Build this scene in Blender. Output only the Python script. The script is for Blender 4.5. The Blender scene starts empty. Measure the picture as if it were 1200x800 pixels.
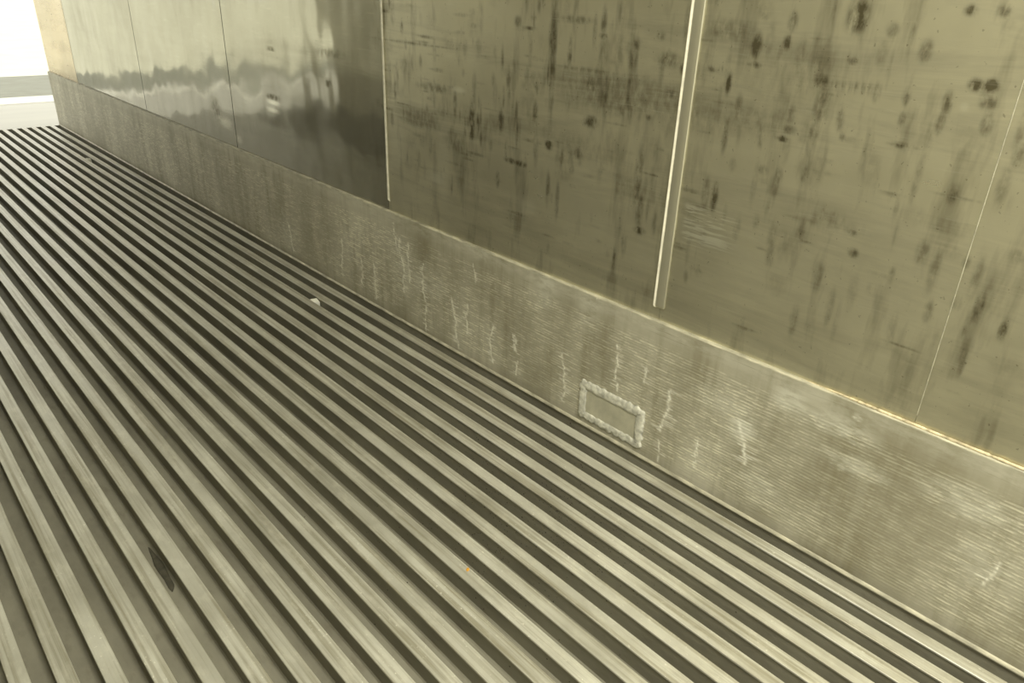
import bpy, bmesh, math, random
import numpy as np
from mathutils import Matrix, Vector, noise as mnoise

sc = bpy.context.scene
# ------------------------------------------------------------------ camera
W, L, HS, CH = 1.385, 6.741, 0.3936, 1.1275      # kickplate face, doorway end, kickplate height, camera height
cam = bpy.data.cameras.new('camera')
cam.sensor_width = 36.0
cam.lens = 868.51 / 1200 * 36
cam.clip_start = 0.01
cam.clip_end = 500
camo = bpy.data.objects.new('camera', cam)
sc.collection.objects.link(camo)
Rm = Matrix(((0.7417907, 0.2698299, -0.6139531),
             (-0.6697352, 0.3453778, -0.6573956),
             (0.0346608, 0.8988359, 0.4369126)))
camo.matrix_world = Matrix.Translation((0, 0, CH)) @ Rm.to_4x4()
sc.camera = camo

# ------------------------------------------------------------------ light
sc.view_settings.view_transform = 'Standard'
sc.view_settings.look = 'None'
sc.view_settings.gamma = 1
sc.view_settings.use_curve_mapping = False
sc.view_settings.exposure = 0.0
world = bpy.data.worlds.new('sky')
sc.world = world
world.use_nodes = True
bg = world.node_tree.nodes['Background']
bg.inputs[0].default_value = (1.0, 0.98, 0.88, 1)
bg.inputs[1].default_value = 1.7


def lamp(name, kind, loc, rot, energy, color, **kw):
    d = bpy.data.lights.new(name, kind)
    d.energy = energy
    d.color = color
    for k, v in kw.items():
        setattr(d, k, v)
    o = bpy.data.objects.new(name, d)
    o.location = loc
    o.rotation_euler = rot
    sc.collection.objects.link(o)
    return o


# added soft fill light with no fixture, under the ceiling, on the kickplate side and towards the camera
lamp('ceiling_fill', 'AREA', (0.35, -0.35, 2.36), (0, math.radians(-10), 0), 90, (1, 0.962, 0.83), shape='RECTANGLE', size=0.6, size_y=2.0)

random.seed(5)
rng = np.random.default_rng(7)
STAINS = [(0.642, 1.093, 0.0181, 0.0243, 0.8), (0.763, 1.078, 0.0085, 0.0144, 0.7), (0.766, 1.042, 0.0069, 0.0118, 0.9), (0.829, 1.03, 0.0092, 0.0229, 0.7), (0.826, 0.996, 0.0149, 0.0047, 0.7), (0.516, 1.047, 0.0094, 0.0156, 0.6), (0.465, 1.111, 0.0086, 0.0073, 0.8), (0.417, 1.113, 0.0082, 0.0083, 0.6), (0.425, 1.003, 0.011, 0.0089, 1.0), (0.405, 1.004, 0.0108, 0.0088, 1.0), (0.634, 1.021, 0.0076, 0.0056, 0.8), (0.879, 0.955, 0.0059, 0.0195, 0.9), (0.868, 0.854, 0.006, 0.0339, 0.6), (0.871, 0.721, 0.0073, 0.0253, 0.7), (0.686, 0.982, 0.0131, 0.0117, 0.6), (0.675, 0.937, 0.0131, 0.0448, 0.45), (0.679, 0.891, 0.01, 0.0122, 0.6), (0.58, 0.974, 0.0059, 0.014, 0.6), (0.528, 0.972, 0.0056, 0.0123, 0.6), (0.527, 0.935, 0.0056, 0.0097, 0.6), (0.461, 0.97, 0.0078, 0.0171, 0.6), (0.463, 0.938, 0.0066, 0.0161, 0.5), (0.401, 0.978, 0.0121, 0.0101, 0.5), (0.394, 0.946, 0.0085, 0.0154, 0.5), (0.633, 0.919, 0.0063, 0.0177, 0.5), (0.623, 0.89, 0.0047, 0.006, 0.7), (0.732, 0.916, 0.0105, 0.0186, 0.4), (0.729, 0.886, 0.0123, 0.0094, 0.5), (0.787, 0.867, 0.0074, 0.0195, 0.55), (0.739, 0.867, 0.0143, 0.0048, 0.9), (0.513, 0.892, 0.0211, 0.0042, 0.7), (0.733, 0.795, 0.0072, 0.0148, 0.6), (0.681, 0.809, 0.0069, 0.0144, 0.5), (0.737, 0.776, 0.011, 0.02, 0.35), (0.769, 0.799, 0.0093, 0.0083, 0.5), (1.082, 0.722, 0.01, 0.0668, 0.6), (1.068, 0.639, 0.0101, 0.0406, 0.5), (1.062, 0.598, 0.0152, 0.0082, 0.8), (1.036, 0.986, 0.027, 0.0137, 0.6), (1.133, 0.985, 0.0122, 0.0355, 0.4), (1.228, 1.052, 0.0077, 0.0268, 0.6), (1.227, 1.021, 0.0104, 0.0054, 0.9), (1.175, 0.981, 0.0126, 0.0452, 0.35), (1.22, 0.985, 0.0157, 0.0294, 0.35), (1.062, 1.033, 0.0091, 0.0084, 0.5), (1.127, 1.01, 0.0096, 0.014, 0.5), (0.823, 1.084, 0.0072, 0.0074, 0.5), (0.897, 1.055, 0.0449, 0.0171, 0.4), (0.578, 1.075, 0.0099, 0.0106, 0.45), (0.587, 1.038, 0.0087, 0.0176, 0.3), (0.543, 1.075, 0.0041, 0.0389, 0.35), (0.996, 0.971, 0.0065, 0.0101, 0.7), (0.924, 0.978, 0.0143, 0.0049, 0.6), (1.15, 0.866, 0.0153, 0.0113, 0.5), (1.072, 0.862, 0.0072, 0.0073, 0.6), (1.016, 0.918, 0.018, 0.0105, 0.5), (0.561, 0.721, 0.0094, 0.0047, 0.7), (0.552, 0.684, 0.0094, 0.008, 0.6), (0.6, 0.736, 0.0194, 0.016, 0.3), (0.36, 0.72, 0.0063, 0.01, 0.5), (0.276, 0.623, 0.0059, 0.0145, 0.9), (0.292, 0.751, 0.0092, 0.0109, 0.4), (0.334, 0.903, 0.0092, 0.0153, 0.5), (0.396, 0.616, 0.0068, 0.0185, 0.5), (0.357, 0.646, 0.0077, 0.0119, 0.4), (1.701, 0.758, 0.0116, 0.0478, 0.7), (1.52, 1.035, 0.0129, 0.012, 0.5), (1.477, 1.022, 0.0219, 0.004, 0.6), (1.698, 1.015, 0.011, 0.0086, 0.4), (1.391, 1.014, 0.0118, 0.058, 0.5), (1.385, 0.945, 0.009, 0.1491, 0.4), (1.329, 0.974, 0.0057, 0.0346, 0.7), (1.252, 0.91, 0.0191, 0.0192, 0.6), (1.245, 0.825, 0.0194, 0.014, 0.8), (1.317, 1.051, 0.047, 0.0074, 0.5), (1.254, 1.028, 0.0053, 0.031, 0.5), (1.441, 0.818, 0.0096, 0.0279, 0.5), (1.575, 0.783, 0.0106, 0.0295, 0.5), (1.384, 0.746, 0.0125, 0.0108, 0.9), (1.531, 0.679, 0.0211, 0.007, 0.8), (1.489, 0.678, 0.0205, 0.0069, 0.8), (1.335, 0.717, 0.0061, 0.0259, 0.6), (1.28, 0.743, 0.0174, 0.0147, 0.6), (1.583, 0.616, 0.0074, 0.0195, 0.6), (1.379, 0.635, 0.0064, 0.0385, 0.6), (1.342, 0.613, 0.0062, 0.0452, 0.5), (1.78, 0.687, 0.0536, 0.0252, 0.35), (1.952, 0.729, 0.0909, 0.026, 0.35), (1.888, 0.831, 0.0686, 0.0123, 0.5), (2.003, 0.948, 0.1795, 0.0036, 0.5), (2.514, 0.773, 0.0184, 0.0119, 1), (2.487, 0.876, 0.0834, 0.0142, 0.5), (2.952, 0.855, 0.03, 0.0064, 0.7), (1.264, 0.943, 0.0955, 0.0048, 0.5), (2.974, 0.669, 0.0545, 0.0103, 0.9), (3.579, 0.541, 0.0512, 0.0404, 0.8), (0.727, 0.969, 0.0051, 0.0023, 0.5), (1.764, 0.84, 0.0277, 0.0071, -0.8), (1.867, 0.559, 0.0312, 0.0136, -0.5), (2.978, 0.649, 0.047, 0.0086, -1), (2.986, 0.617, 0.0473, 0.0087, -1), (3.498, 0.495, 0.0598, 0.0202, -1), (3.366, 0.438, 0.0286, 0.016, -0.7), (1.835, 0.618, 0.0259, 0.1051, -0.25), (1.455, 0.571, 0.0273, 0.0238, -0.3), (0.434, 0.968, 0.0063, 0.0065, -0.4), (0.861, 0.639, 0.0636, 0.0468, -0.0)]
DRIPS = [(2.075, 0.31, 2.064, 0.122, 1), (1.932, 0.258, 1.923, 0.016, 1), (1.778, 0.184, 1.745, 0.019, 1.3), (1.698, 0.19, 1.701, 0.089, 0.9), (2.924, 0.154, 2.9, 0.04, 0.9), (2.477, 0.203, 2.484, 0.049, 0.7), (2.345, 0.16, 2.337, 0.059, 0.9), (2.25, 0.164, 2.25, 0.027, 0.9), (1.575, 0.166, 1.579, 0.035, 0.9), (1.476, 0.165, 1.466, 0.111, 1), (1.457, 0.085, 1.454, 0.033, 0.9), (1.269, 0.189, 1.255, 0.036, 1), (1.085, 0.283, 1.078, 0.158, 1), (0.977, 0.26, 0.976, 0.215, 0.9), (0.898, 0.23, 0.911, 0.107, 1.4), (0.92, 0.076, 0.922, 0.017, 0.9), (0.804, 0.123, 0.81, 0.057, 0.8), (0.711, 0.242, 0.675, 0.138, 1.6), (1.476, 0.165, 1.47, 0.118, 0.8), (0.15, 0.201, 0.154, 0.145, 1), (0.805, 0.143, 0.807, 0.097, 0.6), (2.024, 0.308, 2.02, 0.168, 0.8), (1.67, 0.334, 1.661, 0.281, 0.6), (1.168, 0.435, 1.157, 0.391, 0.5), (2.104, 0.358, 2.093, 0.274, 0.6)]
CHALK = [(0.697, 0.226, 0.0299, 0.037, 0.8), (0.603, 0.337, 0.0381, 0.0261, 0.7), (0.487, 0.33, 0.0656, 0.0236, 0.6), (0.443, 0.259, 0.0641, 0.0195, 0.5), (0.238, 0.286, 0.0659, 0.0313, 0.45), (0.627, 0.098, 0.0461, 0.0403, 0.35), (0.179, 0.183, 0.0449, 0.0543, 0.35), (0.772, 0.259, 0.0616, 0.0271, 0.35), (0.466, 0.242, 0.0092, 0.007, 0.8), (1.188, 0.344, 0.0315, 0.0534, 0.35), (1.351, 0.352, 0.0354, 0.0453, 0.35), (1.651, 0.395, 0.0608, 0.0265, 0.2), (2.918, 0.105, 0.0829, 0.0689, 0.3), (2.071, 0.185, 0.0598, 0.109, 0.35), (1.918, 0.2, 0.0895, 0.0476, 0.4), (0.46, 0.364, 0.0088, 0.007, 1.0)]
WW = W + 0.012          # face of the steel lining above the kickplate
XL = W - 2.29           # left lining
Y0 = -1.5               # end behind the camera, left open as an added inlet for skylight
ZC = 2.42               # ceiling
PITCH, X0, HW = 0.0635, 1.3146, 0.0302   # floor rails: spacing, left edge of the last one, head width
CHAN = -0.048           # channel bottom between the rails


# ------------------------------------------------------------------ helpers
def link(name, me, mat, parent=None):
    o = bpy.data.objects.new(name, me)
    sc.collection.objects.link(o)
    if mat:
        me.materials.append(mat)
    if parent:
        o.parent = parent
    return o


def empty(name, loc=(0, 0, 0)):
    o = bpy.data.objects.new(name, None)
    o.location = loc
    sc.collection.objects.link(o)
    o.empty_display_size = 0.1
    return o


def tag(o, label=None, cat=None, group=None, kind=None):
    for k, v in (('label', label), ('category', cat), ('group', group), ('kind', kind)):
        if v:
            o[k] = v
    return o


def mesh_from(name, verts, faces, smooth=False):
    me = bpy.data.meshes.new(name)
    me.from_pydata(verts, [], faces)
    me.update()
    if smooth:
        me.polygons.foreach_set('use_smooth', [True] * len(me.polygons))
    return me


def box_bm(bm, x0, x1, y0, y1, z0, z1):
    v = [bm.verts.new(p) for p in ((x0, y0, z0), (x1, y0, z0), (x1, y1, z0), (x0, y1, z0),
                                   (x0, y0, z1), (x1, y0, z1), (x1, y1, z1), (x0, y1, z1))]
    for f in ((0, 3, 2, 1), (4, 5, 6, 7), (0, 1, 5, 4), (1, 2, 6, 5), (2, 3, 7, 6), (3, 0, 4, 7)):
        bm.faces.new([v[i] for i in f])


def bm_done(bm, name):
    bmesh.ops.recalc_face_normals(bm, faces=bm.faces)
    me = bpy.data.meshes.new(name)
    bm.to_mesh(me)
    bm.free()
    return me


def box(name, b, mat, parent=None, bevel=0.0):
    bm = bmesh.new()
    box_bm(bm, *b)
    if bevel:
        bmesh.ops.bevel(bm, geom=list(bm.edges), offset=bevel, segments=2, affect='EDGES', profile=0.5)
    return link(name, bm_done(bm, name), mat, parent)


def profile_bm(bm, pts, y0, y1, wob=None, n=1):
    """closed (x, z) outline swept along the container's length"""
    rows = []
    for i in range(n + 1):
        y = y0 + (y1 - y0) * i / n
        rows.append([bm.verts.new((x, y, z)) for x, z in pts])
    m = len(pts)
    for a, b in zip(rows[:-1], rows[1:]):
        for j in range(m):
            bm.faces.new((a[j], a[(j + 1) % m], b[(j + 1) % m], b[j]))
    bm.faces.new(rows[0][::-1])
    bm.faces.new(rows[-1])


def grid_slab(name, x, xb, ys, zs, attrs, mat, parent=None):
    """upright sheet facing -x at x with its back at xb; fine front grid carrying wear attributes"""
    ys, zs = np.asarray(ys), np.asarray(zs)
    ny, nz = len(ys), len(zs)
    Y, Z = np.meshgrid(ys, zs, indexing='ij')
    co = np.stack([np.full_like(Y, x), Y, Z], -1).reshape(-1, 3)
    idx = np.arange(ny * nz).reshape(ny, nz)
    q = np.stack([idx[:-1, :-1], idx[:-1, 1:], idx[1:, 1:], idx[1:, :-1]], -1).reshape(-1, 4)
    # rim and back
    rim = np.concatenate([idx[:, 0], idx[-1, 1:], idx[-2::-1, -1], idx[0, -2:0:-1]])
    bco = co[rim].copy()
    bco[:, 0] = xb
    n0 = len(co)
    k = len(rim)
    co = np.concatenate([co, bco])
    faces = q.tolist()
    for i in range(k):
        j = (i + 1) % k
        faces.append([int(rim[i]), int(rim[j]), n0 + j, n0 + i])
    faces.append([n0 + i for i in range(k)])
    me = bpy.data.meshes.new(name)
    me.from_pydata(co.tolist(), [], faces)
    for an, fn in attrs.items():
        a = me.attributes.new(an, 'FLOAT', 'POINT')
        vals = np.zeros(len(co), dtype=np.float32)
        vals[:n0] = fn(Y, Z).reshape(-1)
        a.data.foreach_set('value', vals)
    me.update()
    return link(name, me, mat, parent)


# ------------------------------------------------------------------ material helpers
class NT:
    def __init__(self, name):
        self.m = bpy.data.materials.new(name)
        self.m.use_nodes = True
        self.t = self.m.node_tree
        self.b = self.t.nodes['Principled BSDF']

    def n(self, kind, **kw):
        nd = self.t.nodes.new(kind)
        for k, v in kw.items():
            setattr(nd, k, v)
        return nd

    def l(self, a, b):
        self.t.links.new(a, b)

    def coords(self, scale=(1, 1, 1), jitter=False):
        tc = self.n('ShaderNodeTexCoord')
        mp = self.n('ShaderNodeMapping')
        mp.inputs['Scale'].default_value = scale
        self.l(tc.outputs['Object'], mp.inputs['Vector'])
        if jitter:
            oi = self.n('ShaderNodeObjectInfo')
            mu = self.n('ShaderNodeMath', operation='MULTIPLY')
            mu.inputs[1].default_value = 37.0
            self.l(oi.outputs['Random'], mu.inputs[0])
            cb = self.n('ShaderNodeCombineXYZ')
            self.l(mu.outputs[0], cb.inputs[1])
            self.l(mu.outputs[0], cb.inputs[0])
            self.l(cb.outputs[0], mp.inputs['Location'])
        return mp.outputs[0]

    def noise(self, scale, detail=4, stretch=(1, 1, 1), rough=0.55, jitter=False, dist=0.0):
        nz = self.n('ShaderNodeTexNoise')
        nz.inputs['Scale'].default_value = scale
        nz.inputs['Detail'].default_value = detail
        nz.inputs['Roughness'].default_value = rough
        nz.inputs['Distortion'].default_value = dist
        self.l(self.coords(stretch, jitter), nz.inputs['Vector'])
        return nz.outputs['Fac']

    def ramp(self, fac, a, b, va=0.0, vb=1.0):
        r = self.n('ShaderNodeMapRange')
        r.clamp = True
        r.inputs['From Min'].default_value = a
        r.inputs['From Max'].default_value = b
        r.inputs['To Min'].default_value = va
        r.inputs['To Max'].default_value = vb
        self.l(fac, r.inputs['Value'])
        return r.outputs[0]

    def math(self, op, a, b):
        m = self.n('ShaderNodeMath', operation=op)
        for i, v in enumerate((a, b)):
            if isinstance(v, (int, float)):
                m.inputs[i].default_value = v
            else:
                self.l(v, m.inputs[i])
        return m.outputs[0]

    def mix(self, fac, a, b, blend='MIX'):
        mx = self.n('ShaderNodeMix', data_type='RGBA', blend_type=blend)
        for s, v in (('Factor', fac), ('A', a), ('B', b)):
            sock = [i for i in mx.inputs if i.name == s and (i.type == 'RGBA' or s == 'Factor' and i.type == 'VALUE')][0]
            if isinstance(v, (int, float)):
                sock.default_value = v
            elif isinstance(v, tuple):
                sock.default_value = (*v, 1)
            else:
                self.l(v, sock)
        return [o for o in mx.outputs if o.type == 'RGBA'][0]

    def attr(self, name):
        return self.n('ShaderNodeAttribute', attribute_name=name).outputs['Fac']

    def out(self, color=None, rough=None, metal=None, height=None, dist=0.001, strength=1.0):
        for s, v in (('Base Color', color), ('Roughness', rough), ('Metallic', metal)):
            if v is None:
                continue
            if isinstance(v, (int, float)):
                self.b.inputs[s].default_value = v
            elif isinstance(v, tuple):
                self.b.inputs[s].default_value = (*v, 1)
            else:
                self.l(v, self.b.inputs[s])
        if height is not None:
            bp = self.n('ShaderNodeBump')
            bp.inputs['Distance'].default_value = dist
            bp.inputs['Strength'].default_value = strength
            self.l(height, bp.inputs['Height'])
            self.l(bp.outputs[0], self.b.inputs['Normal'])
        return self.m


def plain(name, color, rough=0.6, metal=0.0, var=0.15, scale=8.0, stretch=(1, 1, 1), bump=0.0):
    t = NT(name)
    f = t.noise(scale, 5, stretch)
    c = t.mix(t.ramp(f, 0.3, 0.7), tuple(x * (1 - var) for x in color), tuple(min(1, x * (1 + var)) for x in color))
    return t.out(c, rough, metal, f if bump else None, bump or 0.001)


# stainless lining: metal with smudges (attribute), long wipe streaks, fine scratches
def steel_material(name, rough0, rough1, base, wave, dirt=1.0):
    t = NT(name)
    clouds = t.noise(2.2, 5, (1, 1, 1), 0.6)
    wipe = t.noise(9.0, 6, (1, 0.13, 1.2), 0.65, dist=0.4)
    vert = t.noise(16.0, 4, (1, 1.0, 0.22), 0.6)
    fine = t.noise(160.0, 3, (1, 0.06, 1), 0.6)
    grain = t.noise(70.0, 4, (1, 1, 0.5), 0.6)
    st = t.attr('stain')
    sc_ = t.attr('scuff_glint')
    ht = t.attr('hatch')
    dark = t.math('MULTIPLY', t.ramp(wipe, 0.48, 0.70), 0.38 * dirt)
    dark = t.math('ADD', dark, t.math('MULTIPLY', t.ramp(vert, 0.53, 0.72), 0.45 * dirt))
    dark = t.math('ADD', dark, t.math('MULTIPLY', t.ramp(clouds, 0.42, 0.72), 0.26))
    st2 = t.math('MULTIPLY', st, t.ramp(grain, 0.30, 0.60, 0.15, 1.35))
    dark = t.math('ADD', dark, st2)
    speck = t.math('MULTIPLY', t.ramp(t.noise(120.0, 2), 0.70, 0.74), 0.35)
    dark = t.math('MINIMUM', t.math('ADD', dark, speck), 1.0)
    c = t.mix(dark, base, STEEL_D)
    light = t.math('MULTIPLY', t.ramp(fine, 0.60, 0.75), 0.16)
    light = t.math('ADD', light, sc_)
    hat = t.math('MULTIPLY', ht, t.ramp(fine, 0.50, 0.56))
    light = t.math('MINIMUM', t.math('ADD', light, t.math('MULTIPLY', hat, 0.7)), 1.0)
    c = t.mix(light, c, STEEL_L)
    r = t.math('ADD', t.ramp(wipe, 0.35, 0.7, rough0, rough1), t.math('MULTIPLY', dark, 0.12))
    h = t.math('ADD', t.math('MULTIPLY', t.noise(3.0, 2, (1, 1, 0.8)), 1.0), t.math('MULTIPLY', fine, 0.004))
    return t.out(c, r, 0.85, h, 0.02, wave)


STEEL, STEEL_D, STEEL_L = (0.64, 0.615, 0.47), (0.13, 0.115, 0.068), (0.80, 0.79, 0.66)
M_steel_far = steel_material('steel_lining_polished', 0.07, 0.13, (0.42, 0.41, 0.34), 0.55, 0.35)
M_steel = steel_material('steel_lining_worn', 0.27, 0.42, STEEL, 0.35)
M_steel_end = steel_material('steel_warm_reflection', 0.2, 0.3, (0.62, 0.52, 0.36), 0.3, 0.3)  # last panel by the doorway: warm reflection put into its base colour


def alu_rail():
    t = NT('aluminium_rail')
    lines = t.noise(90.0, 4, (1, 0.02, 1), 0.6, True)
    blot = t.noise(7.0, 5, (1, 0.5, 1), 0.6, True)
    speck = t.noise(170.0, 3, (1, 0.6, 1), 0.6, True)
    c = t.mix(t.ramp(blot, 0.32, 0.68), (0.46, 0.45, 0.375), (0.68, 0.675, 0.585))
    c = t.mix(t.math('MULTIPLY', t.ramp(lines, 0.46, 0.64), 0.65), c, (0.27, 0.245, 0.16))
    c = t.mix(t.math('MULTIPLY', t.ramp(t.noise(38.0, 5, (1, 0.4, 1), 0.65, True), 0.52, 0.70), 0.35), c, (0.78, 0.765, 0.65))
    c = t.mix(t.math('MULTIPLY', t.math('MULTIPLY', t.ramp(speck, 0.64, 0.68), t.ramp(blot, 0.45, 0.60)), 0.9), c, (0.85, 0.84, 0.74))
    h = t.math('ADD', t.math('MULTIPLY', lines, 0.5), t.math('MULTIPLY', blot, 0.5))
    return t.out(c, t.ramp(blot, 0.3, 0.7, 0.33, 0.5), 0.5, h, 0.0008, 0.5)


M_rail = alu_rail()


def pan_material():
    t = NT('shaded_grimy_pan')  # dark tone carries channel shade as well as grime
    a = t.noise(5.0, 6, (1, 0.5, 1), 0.65)
    b = t.noise(40.0, 4, (1, 0.4, 1), 0.6)
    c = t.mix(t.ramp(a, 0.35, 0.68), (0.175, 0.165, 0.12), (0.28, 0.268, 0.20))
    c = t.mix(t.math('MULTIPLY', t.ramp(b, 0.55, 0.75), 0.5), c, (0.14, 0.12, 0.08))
    return t.out(c, 0.6, 0.1, b, 0.001)


M_pan = pan_material()


def kick_material():
    t = NT('ribbed_kickplate')
    tc = t.n('ShaderNodeTexCoord')
    sp = t.n('ShaderNodeSeparateXYZ')
    t.l(tc.outputs['Object'], sp.inputs[0])
    z = sp.outputs[2]
    wob = t.noise(14.0, 3, (1, 0.3, 1))
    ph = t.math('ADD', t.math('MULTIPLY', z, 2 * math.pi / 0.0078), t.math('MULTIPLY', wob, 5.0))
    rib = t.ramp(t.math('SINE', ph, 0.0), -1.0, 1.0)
    dash = t.noise(30.0, 5, (1, 0.9, 5.0), 0.72)
    area = t.noise(3.4, 5, (1, 1, 0.6), 0.6)
    band = t.math('MULTIPLY', t.ramp(z, 0.345, 0.325), t.ramp(z, 0.015, 0.05))     # ribs stop below the plain top band
    vert = t.noise(22.0, 4, (1, 1, 0.10), 0.6)
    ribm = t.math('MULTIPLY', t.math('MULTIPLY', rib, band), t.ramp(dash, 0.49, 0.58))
    c = t.mix(t.ramp(area, 0.32, 0.68), (0.33, 0.308, 0.222), (0.57, 0.55, 0.445))
    c = t.mix(t.math('MULTIPLY', t.ramp(vert, 0.48, 0.68), 0.45), c, (0.24, 0.215, 0.13))
    chalk = t.attr('chalk')
    drip = t.attr('drip')
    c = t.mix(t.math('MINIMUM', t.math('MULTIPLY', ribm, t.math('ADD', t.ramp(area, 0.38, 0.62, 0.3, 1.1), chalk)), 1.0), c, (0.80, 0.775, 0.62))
    gr = t.noise(45.0, 5, (1, 0.5, 1.6), 0.65)
    c = t.mix(t.math('MULTIPLY', chalk, t.ramp(gr, 0.36, 0.58, 0.15, 1.0)), c, (0.72, 0.715, 0.61))
    c = t.mix(t.math('MINIMUM', t.math('MULTIPLY', drip, t.ramp(gr, 0.3, 0.5, 0.75, 1.3)), 1.0), c, (0.92, 0.91, 0.80))
    c = t.mix(t.math('MULTIPLY', t.ramp(t.noise(60.0, 3, (1, 0.1, 3)), 0.62, 0.72), 0.4), c, (0.17, 0.15, 0.09))
    h = t.math('ADD', t.math('MULTIPLY', t.math('MULTIPLY', rib, band), 0.5), t.math('MULTIPLY', gr, 0.3))
    return t.out(c, t.ramp(area, 0.3, 0.7, 0.42, 0.58), 0.35, h, 0.0012, 0.6)


M_kick = kick_material()
M_ledge = plain('worn_aluminium_edge', (0.42, 0.40, 0.30), 0.55, 0.2, 0.45, 60, (1, 0.3, 1), 0.001)
M_strip = plain('brushed_steel_strip', (0.58, 0.56, 0.44), 0.30, 0.75, 0.12, 20, (1, 1, 0.1))
M_line = plain('faint_sealant', (0.33, 0.315, 0.23), 0.7, 0.0, 0.3, 60)
M_bead = plain('pale_sealant_bead', (0.44, 0.425, 0.335), 0.5, 0.0, 0.2, 60)
M_edge = plain('strip_edge_highlight', (0.66, 0.635, 0.51), 0.5, 0.0, 0.15, 40)
M_tan = plain('tan_sealant', (0.54, 0.465, 0.30), 0.75, 0.0, 0.4, 70, (1, 1, 1), 0.002)
M_gap = plain('dark_joint', (0.10, 0.09, 0.06), 0.8, 0.0, 0.2, 20)
M_seal = plain('grey_silicone', (0.47, 0.465, 0.39), 0.65, 0.0, 0.38, 60, (1, 1, 1), 0.002)
M_plate = plain('dull_aluminium_plate', (0.48, 0.465, 0.36), 0.45, 0.3, 0.14, 25)
M_white = plain('white_plastic', (0.86, 0.86, 0.76), 0.45, 0.0, 0.06, 50)
M_orange = plain('orange_leaf', (0.55, 0.27, 0.02), 0.6, 0.0, 0.3, 90)
M_dirt = plain('dark_dirt', (0.035, 0.028, 0.014), 0.9, 0.0, 0.4, 80)
M_dark_patch = plain('dark_channel_patch', (0.06, 0.055, 0.035), 0.7, 0.0, 0.4, 50, (1, 1, 1), 0.002)
M_liner = plain('pale_ceiling_liner', (0.62, 0.60, 0.47), 0.5, 0.2, 0.08, 4)
M_left = plain('steel_left_lining', (0.66, 0.64, 0.51), 0.42, 0.25, 0.15, 4)
M_sill = plain('aluminium_sill', (0.40, 0.39, 0.315), 0.33, 0.6, 0.08, 3, (0.3, 1, 1))
M_kerb = plain('white_kerb_paint', (0.86, 0.85, 0.76), 0.6, 0.0, 0.04, 10)
M_tarmac = plain('grey_paving', (0.30, 0.305, 0.25), 0.8, 0.0, 0.08, 6)
M_yard = plain('pale_concrete', (0.80, 0.79, 0.64), 0.8, 0.0, 0.06, 2)

# ------------------------------------------------------------------ setting: shell
# right lining: backing plus one sheet per panel
NE = 0.006


def blobs(lst, Y, Z, sign):
    out = np.zeros_like(Y)
    for y, z, a, b, s in lst:
        if s * sign <= 0 or y < Y.min() - 3 * a or y > Y.max() + 3 * a:
            continue
        r2 = ((Y - y) / (a * 1.15)) ** 2 + ((Z - z) / (b * 1.15)) ** 2
        out = np.maximum(out, abs(s) * np.exp(-r2 ** 1.9))
    return out


SMUDGES = []
_r = random.Random(21)
for i in range(520):
    y = _r.uniform(-0.2, 2.2)
    z = _r.triangular(0.42, 1.2, 0.85)
    kind = _r.random()
    if kind < 0.55:
        a, b_ = _r.uniform(0.003, 0.009), _r.uniform(0.008, 0.04)
    elif kind < 0.8:
        a, b_ = _r.uniform(0.008, 0.04), _r.uniform(0.0015, 0.005)
    else:
        a, b_ = _r.uniform(0.008, 0.03), _r.uniform(0.008, 0.03)
    SMUDGES.append((y, z, a, b_, _r.uniform(0.1, 0.42) if kind < 0.8 else _r.uniform(0.08, 0.22)))
SMUDGES += [(1.15, 0.90, 0.20, 0.045, 0.30), (0.95, 0.88, 0.16, 0.03, 0.22), (1.25, 0.76, 0.10, 0.03, 0.2), (0.75, 0.98, 0.10, 0.05, 0.15)]


def stain_fn(Y, Z):
    o = np.maximum(blobs(STAINS, Y, Z, 1) * 0.9, blobs(SMUDGES, Y, Z, 1))
    for i in range(14):                                    # a comb of short tick marks
        y = 0.661 - 0.006 * i
        o = np.maximum(o, 0.55 * np.exp(-(((Y - y) / 0.0018) ** 2 + ((Z - 0.977) / 0.009) ** 2)))
    for i in range(7):
        y = 0.944 - 0.009 * i
        o = np.maximum(o, 0.5 * np.exp(-(((Y - y) / 0.002) ** 2 + ((Z - 0.981) / 0.006) ** 2)))
    return o


def scuff_glint_fn(Y, Z):
    return blobs(STAINS, Y, Z, -1) * 0.8  # pale scuffs, plus the glints of dents put into the colour


def hatch_fn(Y, Z):
    f = np.clip((Y - 0.79) / 0.05, 0, 1) * np.clip((0.945 - Y) / 0.008, 0, 1)
    g = np.clip((Z - 0.59) / 0.03, 0, 1) * np.clip((0.70 - Z) / 0.02, 0, 1)
    return f * g


wall = box('wall_right', (WW + 0.004, WW + 0.09, Y0, L, -0.09, ZC), M_gap)
tag(wall, kind='structure')
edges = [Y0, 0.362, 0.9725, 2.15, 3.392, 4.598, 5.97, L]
for i, (a, b) in enumerate(zip(edges[:-1], edges[1:])):
    g = lambda e: 0.0004 if e < 3 else 0.0028
    lo, hi = a + g(a), b - g(b)
    step = 0.004 if hi < 2.5 else (0.008 if hi < 4 else 0.02)
    ys = np.arange(max(lo, -0.2) if i == 0 else lo, hi, step)
    ys = np.append(ys, hi)
    if i == 0:
        ys = np.insert(ys, 0, lo)
    zs = np.append(np.arange(0.30, 1.25, step), ZC)
    p = grid_slab('wall_panel', WW, WW + 0.0042, ys, zs, {'stain': stain_fn, 'scuff_glint': scuff_glint_fn, 'hatch': hatch_fn},
                  M_steel if i < 3 else (M_steel_end if i == 6 else M_steel_far), wall)

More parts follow.
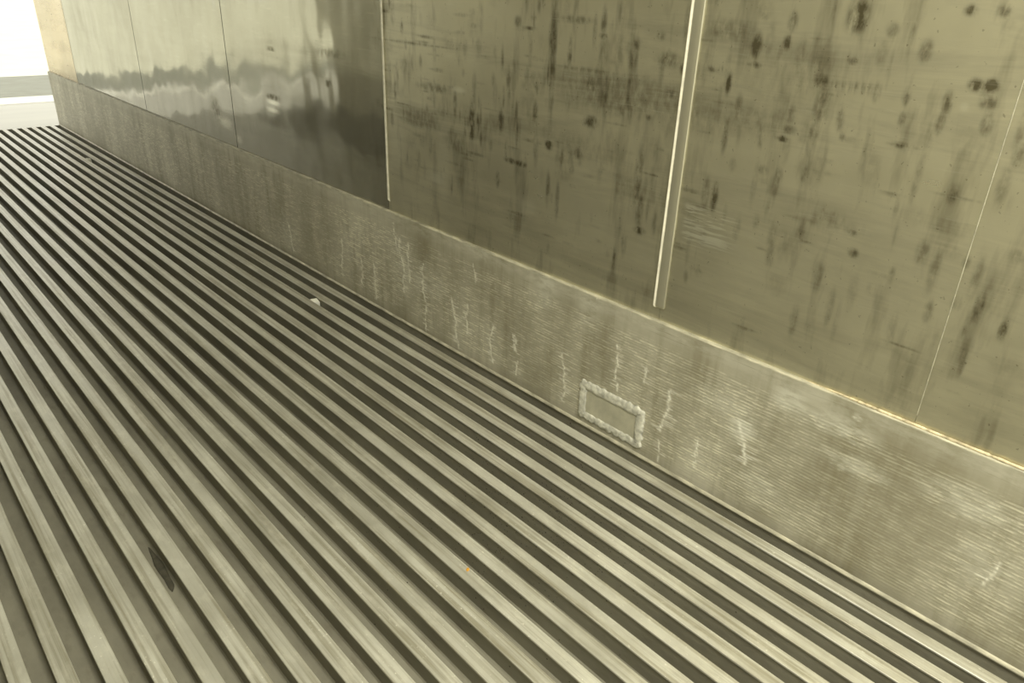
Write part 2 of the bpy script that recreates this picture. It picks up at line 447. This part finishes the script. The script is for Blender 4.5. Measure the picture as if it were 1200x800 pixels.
# cover strip over the joint, with rolled edges
def strip(name, yc, w, hgt, rad, z0, z1, mat, flare=0.0, slope=0.0):
    bm = bmesh.new()
    n = 6
    prof = []
    for k in range(n + 1):
        t = k / n * math.pi / 2
        prof.append((-w / 2 + rad - rad * math.cos(t), hgt * math.sin(t)))
    prof += [(-p[0], p[1]) for p in reversed(prof)]
    if slope:                                   # far edge rolled down in a long shallow slope
        prof = prof[:n + 1] + [(w / 2 - slope, hgt), (w / 2 - slope * 0.5, hgt * 0.62), (w / 2, hgt * 0.15), (w / 2 + 0.0005, 0)]
    rows = []
    zz = [z0, z0 + hgt * 0.5, z0 + hgt * 1.5] + [z0 + (z1 - z0) * k / 12 for k in range(1, 13)]
    sc_ = [0.35, 0.85, 1.0] + [1.0] * 12
    for z, s in zip(zz, sc_):
        rows.append([bm.verts.new((WW - 0.0002 - d * s, yc + y * (0.6 + 0.4 * s) + flare * (1 - s), z)) for y, d in prof])
    for r0, r1 in zip(rows[:-1], rows[1:]):
        for j in range(len(prof) - 1):
            bm.faces.new((r0[j], r0[j + 1], r1[j + 1], r1[j]))
        bm.faces.new((r0[-1], r0[0], r1[0], r1[-1]))
    bm.faces.new(rows[0])
    bm.faces.new(rows[-1])
    me = bm_done(bm, name)
    me.polygons.foreach_set('use_smooth', [True] * len(me.polygons))
    return link(name, me, mat, wall)


s = strip('cover_strip', 0.9720, 0.027, 0.0045, 0.0018, 0.425, ZC, M_strip)
s['label'] = 'broad pale cover strip over the wall joint'
s = strip('edge_highlight', 0.9895, 0.009, 0.0052, 0.0045, 0.423, ZC, M_edge, -0.004)  # pale bead holds the strip edge's daylight highlight in its colour
s['label'] = 'bright pale sealant line down the strip\'s far edge'
s = strip('joint_ridge', 2.15, 0.0095, 0.005, 0.0047, 0.427, ZC, M_bead, -0.012)
s['label'] = 'thin raised ridge over the wall joint'
s = strip('sealant_line', 0.362, 0.0018, 0.0006, 0.0009, 0.412, ZC, M_line)
s['label'] = 'hair-thin pale sealant line in the wall joint'

box_l = tag(box('wall_left', (XL - 0.09, XL, Y0, L, -0.09, ZC), M_left), kind='structure')
tag(box('ceiling', (XL - 0.09, WW + 0.09, Y0, L, ZC, ZC + 0.09), M_liner), kind='structure')
tag(box('baseboard_left', (XL, XL + 0.012, Y0, L, CHAN, HS), M_ledge, None, 0.002), kind='structure')

# ------------------------------------------------------------------ kickplate along the right wall
def chalk_fn(Y, Z):
    return np.clip(blobs(CHALK, Y, Z, 1) + 0.30 * np.exp(-((Z - 0.375) / 0.02) ** 2), 0, 1)


def drip_fn(Y, Z):
    out = np.zeros_like(Y)
    r = random.Random(11)
    for y0, z0, y1, z1, w in DRIPS:
        n = max(6, int(abs(z0 - z1) / 0.0055))
        j = 0.0
        for i in range(n + 1):
            t = i / n
            z = z0 + (z1 - z0) * t
            j += r.uniform(-0.0045, 0.0045)
            j *= 0.93
            y = y0 + (y1 - y0) * t + j
            a = 0.0031 * w * (0.8 + 0.12 * y)
            k = r.uniform(0.5, 1.0)
            if r.random() < 0.15:
                k *= 0.2
            out = np.maximum(out, k * np.exp(-(((Y - y) / a) ** 2 + ((Z - z) / 0.0042) ** 2)))
            if r.random() < 0.75:                                    # little runs along a rib
                d = r.uniform(0.006, 0.026) * w * r.choice((-1, 1))
                out = np.maximum(out, r.uniform(0.25, 0.75) * np.exp(-(((Y - y - d / 2) / (abs(d) / 2)) ** 4 + ((Z - z) / 0.0016) ** 2)))
    return out


ys = [Y0, -0.5]
y = 0.0
while y < L:
    ys.append(y)
    y += max(0.0028, 0.0022 * y) if y < 3.4 else 0.05
ys.append(L)
zs = np.append(np.arange(-0.0, HS - 0.003, 0.0016), HS - 0.003)
kick = grid_slab('baseboard_right', W, WW + 0.0005, ys, zs, {'chalk': chalk_fn, 'drip': drip_fn}, M_kick)
tag(kick, kind='structure')
# rolled top edge
bm = bmesh.new()
pr = [(W, HS - 0.0032), (W + 0.0006, HS - 0.0012), (W + 0.0022, HS), (WW - 0.001, HS + 0.0004), (WW + 0.001, HS + 0.0004), (WW + 0.001, HS - 0.0032)]
profile_bm(bm, pr, Y0, L, n=1)
e = link('top_edge', bm_done(bm, 'top_edge'), M_ledge, kick)
e['label'] = 'bright worn top edge'
# turned-in foot lip
bm = bmesh.new()
profile_bm(bm, [(W - 0.0045, -0.002), (W - 0.0045, 0.0005), (W - 0.0025, 0.0035), (W + 0.0006, 0.007), (W + 0.0006, -0.002)], Y0, L)
e = link('foot_lip', bm_done(bm, 'foot_lip'), M_ledge, kick)
e['label'] = 'narrow bright lip along the foot'
bm = bmesh.new()
profile_bm(bm, [(W + 0.001, CHAN), (W + 0.001, -0.002), (W + 0.006, -0.002), (W + 0.006, CHAN)], Y0, L)
link('foot_flange', bm_done(bm, 'foot_flange'), M_pan, kick)
# tan sealant squeezed out on the ledge near the camera
verts, faces = [], []
N = 220
for i in range(N + 1):
    y = 0.10 + (0.60 - 0.10) * i / N
    nz = mnoise.noise((y * 60, 2.0, 0.0)) * 0.5 + mnoise.noise((y * 170, 5.0, 0.0)) * 0.5
    env = min(1, (i + 2) / 25, (N - i + 2) / 60)
    r = max(0.0004, (0.0042 + 0.0028 * nz) * env)
    for k in range(7):
        t = math.pi * k / 6
        verts.append((WW - 0.001 - r * 1.5 * (0.5 - 0.5 * math.cos(t)) * 1.0 if k else WW + 0.0005, y, HS + 0.0002 + r * math.sin(t)))
for i in range(N):
    for k in range(6):
        a = i * 7 + k
        faces.append((a, a + 1, a + 8, a + 7))
    faces.append((i * 7 + 6, i * 7, i * 7 + 7, i * 7 + 13))
faces.append(tuple(range(6, -1, -1)))
faces.append(tuple(N * 7 + k for k in range(7)))
e = link('sealant_bead', mesh_from('sealant_bead', verts, faces, True), M_tan, kick)
e['label'] = 'crusty tan sealant on the top edge'

# ------------------------------------------------------------------ floor
def rail_profile(x):
    h = 0.0042
    c = x + HW / 2
    w = 0.0125
    return [(x, -h), (x, -0.0009), (x + 0.0010, 0.0), (x + 0.0105, 0.0), (x + 0.0112, -0.0002), (x + 0.0119, 0.0),
            (x + HW - 0.0119, 0.0), (x + HW - 0.0112, -0.0002), (x + HW - 0.0105, 0.0),
            (x + HW - 0.0010, 0.0), (x + HW, -0.0009), (x + HW, -h),
            (c + w + 0.0008, -h - 0.0004), (c + w, -h - 0.002), (c + w, CHAN + 0.003), (c + w + 0.003, CHAN + 0.0002),
            (c - w - 0.003, CHAN + 0.0002), (c - w, CHAN + 0.003), (c - w, -h - 0.002), (c - w - 0.0008, -h - 0.0004)]


NV = 22                                   # rails the photograph shows
bm = bmesh.new()
box_bm(bm, XL, WW + 0.004, Y0, L, CHAN - 0.06, CHAN)
k = NV
while X0 - k * PITCH > XL + 0.02:
    profile_bm(bm, rail_profile(X0 - k * PITCH), Y0, L)
    k += 1
floor = tag(link('floor', bm_done(bm, 'floor'), M_pan), kind='structure')
ORD = ['first', 'second', 'third', 'fourth', 'fifth', 'sixth', 'seventh', 'eighth', 'ninth', 'tenth', 'eleventh', 'twelfth',
       'thirteenth', 'fourteenth', 'fifteenth', 'sixteenth', 'seventeenth', 'eighteenth', 'nineteenth', 'twentieth',
       'twenty-first', 'twenty-second']
bm = bmesh.new()
profile_bm(bm, rail_profile(0.0), Y0, L)
rail_me = bm_done(bm, 'floor_rail')
rail_me.materials.append(M_rail)
rail_me.materials.append(M_pan)            # shade below the heads put into the colour, with grime
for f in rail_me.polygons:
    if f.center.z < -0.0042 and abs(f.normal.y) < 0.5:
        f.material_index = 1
rail0 = None
for k in range(NV):
    if rail0 is None:
        o = rail0 = bpy.data.objects.new('floor_rail', rail_me)
    else:
        o = rail0.copy()
    sc.collection.objects.link(o)
    o.location = (X0 - k * PITCH, 0, 0)
    lab = 'flat-topped aluminium floor rail, %s counted out from the kickplate' % ORD[k]
    if k == 0:
        lab = 'flat-topped aluminium floor rail nearest the kickplate, across a narrow dark gap'
    if k == NV - 1:
        lab = 'outermost aluminium floor rail, just cut by the bottom left corner of the photo'
    tag(o, lab, 'floor rail', 'aluminium rails of the ribbed floor')

# ------------------------------------------------------------------ beyond the open end
bm = bmesh.new()
n = 16
top, pts = [], []
for i in range(n + 1):
    t = i / n
    pts.append((L + 0.002 + 1.36 * t, -0.004 - 0.02 * t * t))
rows = [[bm.verts.new((x, y, z)) for (y, z) in pts] + [bm.verts.new((x, pts[-1][0], -0.16)), bm.verts.new((x, pts[0][0], -0.16))] for x in (XL - 1.2, WW + 2.6)]
m = len(rows[0])
for j in range(m):
    bm.faces.new((rows[0][j], rows[0][(j + 1) % m], rows[1][(j + 1) % m], rows[1][j]))
bm.faces.new(rows[0][::-1])
bm.faces.new(rows[1])
tag(link('trim_1', bm_done(bm, 'sill'), M_sill), kind='structure')          # doorway sill
tag(box('trim_2', (-6, 8, L + 1.40, L + 1.80, -0.16, -0.02), M_kerb, None, 0.01), kind='structure')
tag(box('paving', (-12, 14, L + 1.80, L + 3.52, -0.2, -0.03), M_tarmac), kind='structure')
bm = bmesh.new()
box_bm(bm, -60, 60, L + 3.52, 90, -0.2, -0.03)
box_bm(bm, -60, 60, -40, Y0 - 0.02, -0.4, -0.16)
tag(link('ground', bm_done(bm, 'ground'), M_yard), kind='structure')

# ------------------------------------------------------------------ cover plate sealed onto the kickplate
cp = tag(empty('cover_plate', (W, 1.08, 0.022)), 'small rectangular plate sealed onto the kickplate with grey silicone', 'cover plate')
Yc, Zc = 1.081, 0.080
bm = bmesh.new()
box_bm(bm, -0.0012, 0.0003, 0.990 - 1.08, 1.173 - 1.08, 0.035 - 0.022, 0.122 - 0.022)
bmesh.ops.bevel(bm, geom=list(bm.edges), offset=0.0004, segments=1, affect='EDGES')
link('plate', bm_done(bm, 'plate'), M_plate, cp)
verts, faces = [], []
N = 200
hw, hh = 0.110, 0.056
def rect_pt(s):
    per = [2 * hw, 2 * hh, 2 * hw, 2 * hh]
    d = s * sum(per)
    if d < per[0]:
        return (-hw + d, -hh, 0, -1, 0)
    d -= per[0]
    if d < per[1]:
        return (hw, -hh + d, 1, 0, 1)
    d -= per[1]
    if d < per[2]:
        return (hw - d, hh, 0, 1, 2)
    d -= per[2]
    return (-hw, hh - d, -1, 0, 3)
K = 9
for i in range(N):
    y, z, ny, nz_, side = rect_pt(i / N)
    # rounded corners
    if abs(y) > hw - 0.012 and abs(z) > hh - 0.012:
        cy, cz = math.copysign(hw - 0.012, y), math.copysign(hh - 0.012, z)
        d = Vector((y - cy, z - cz))
        d.normalize()
        y, z, ny, nz_ = cy + d.x * 0.012, cz + d.y * 0.012, d.x, d.y
    q = i / N * 40
    n1, n2 = mnoise.noise((q, 1, 0)), mnoise.noise((q * 1.3, 7, 0))
    base = (0.021, 0.024, 0.026, 0.025)[side]
    inner = base + 0.005 * n1
    outer = 0.006 + 0.006 * n2
    for k in range(K):
        t = k / (K - 1)
        off = -inner + (inner + outer) * t
        lump = math.sin(math.pi * t) ** 0.4 * (0.0052 + 0.0016 * mnoise.noise((q * 3, t * 3.2, 3)) + 0.0014 * mnoise.noise((q * 0.6, t * 9, 5)))
        verts.append((-max(0.0, lump) + (0.0004 if k in (0, K - 1) else 0), Yc - 1.08 + y + ny * off, Zc - 0.022 + z + nz_ * off))
    verts.append((0.0004, Yc - 1.08 + y - ny * 0.005, Zc - 0.022 + z - nz_ * 0.005))
S = K + 1
for i in range(N):
    a, b = i * S, ((i + 1) % N) * S
    for k in range(S):
        k2 = (k + 1) % S
        faces.append((a + k, b + k, b + k2, a + k2))
me = mesh_from('sealant_frame', verts, faces, True)
o = link('sealant_frame', me, M_seal, cp)
o['label'] = 'thick uneven band of grey silicone'

# ------------------------------------------------------------------ loose bits
def chip(name, loc, rz, mat, pts, h):
    """irregular little prism with a softened top"""
    bm = bmesh.new()
    a = [bm.verts.new((x, y, 0)) for x, y in pts]
    b = [bm.verts.new((x * 0.9, y * 0.9, h * (0.75 + 0.25 * math.sin(3 * i)))) for i, (x, y) in enumerate(pts)]
    n = len(pts)
    bm.faces.new(a[::-1])
    bm.faces.new(b)
    for i in range(n):
        bm.faces.new((a[i], a[(i + 1) % n], b[(i + 1) % n], b[i]))
    bmesh.ops.bevel(bm, geom=list(bm.edges), offset=min(0.001, h * 0.25), segments=1, affect='EDGES')
    o = link(name, bm_done(bm, name), mat)
    o.location = loc
    o.rotation_euler = (0, 0, rz)
    return o


wedge = [(-0.0155, -0.012), (-0.004, -0.019), (0.0155, -0.012), (0.0155, 0.014), (0.002, 0.022), (-0.0155, 0.013)]
o = chip('plastic_chip', (1.2348, 2.444, CHAN), 0, M_white, wedge, 0.053)
tag(o, 'white plastic chip wedged between floor rails, the nearer one, midway along the floor', 'plastic chip', 'white chips in the floor gaps')
o2 = o.copy()
sc.collection.objects.link(o2)
o2.location = (1.2348, 5.418, CHAN)
tag(o2, 'white plastic chip wedged between floor rails at the bright far end', 'plastic chip', 'white chips in the floor gaps')

leaf = [(-0.006, 0.0), (-0.002, -0.0035), (0.003, -0.003), (0.007, 0.0005), (0.003, 0.004), (-0.003, 0.003)]
o = chip('leaf_fragment', (0.7665, 0.931, 0.0001), 0.6, M_orange, leaf, 0.0016)
tag(o, 'tiny orange leaf fragment lying on a floor rail', 'leaf fragment')

pts = []
for i in range(18):
    t = 2 * math.pi * i / 18
    pts.append((0.0085 * math.cos(t) * (1 + 0.2 * math.sin(5 * t)) + 0.003 * math.sin(t), 0.085 * math.sin(t) * (1 + 0.15 * math.cos(3 * t + 1))))
o = chip('dark_patch', (0.2905, 1.395, CHAN), 0.0, M_dark_patch, pts, 0.003)  # flat dark patch on the channel bottom
tag(o, 'dark flat patch in a floor channel at lower left', 'dirt clump')

# grit scattered in the channels: nobody could count it
bm = bmesh.new()
r = random.Random(3)
cnt = 0
while cnt < 620:
    y = r.gauss(0.98, 0.20)
    x = r.gauss(1.02, 0.17)
    if not (0.45 < y < 1.7 and 0.55 < x < 1.36):
        continue
    g = (x - X0 - HW) % PITCH                # distance into the channel from the rail head on its left
    if not 0.006 < g < 0.034:
        continue
    sx, sy = r.uniform(0.0010, 0.0028), r.uniform(0.0010, 0.003)
    a = r.uniform(0, math.pi)
    side = r.random() < 0.65                 # some clings to the darkened side of the next rail
    if side:
        x = x - g + PITCH - HW + (HW / 2 - 0.0125)
        zc = r.uniform(CHAN + 0.004, -0.009)
        P = lambda p, q, d: (x + 0.0003 - d, y + p, zc + q)
    else:
        P = lambda p, q, d: (x + p, y + q, CHAN - 0.0002 + d)
    top = bm.verts.new(P(0, 0, r.uniform(0.0008, 0.0014)))
    ring = []
    for i in range(6):
        t = a + i * math.pi / 3
        q = r.uniform(0.7, 1.2)
        ring.append(bm.verts.new(P(sx * q * math.cos(t), sy * q * math.sin(t), 0)))
    for i in range(6):
        bm.faces.new((top, ring[i], ring[(i + 1) % 6]))
    bm.faces.new(ring[::-1])
    cnt += 1
o = link('grit', bm_done(bm, 'grit'), M_dirt)
tag(o, 'dark specks of grit scattered in the floor channels by the kickplate', 'grit', None, 'stuff')
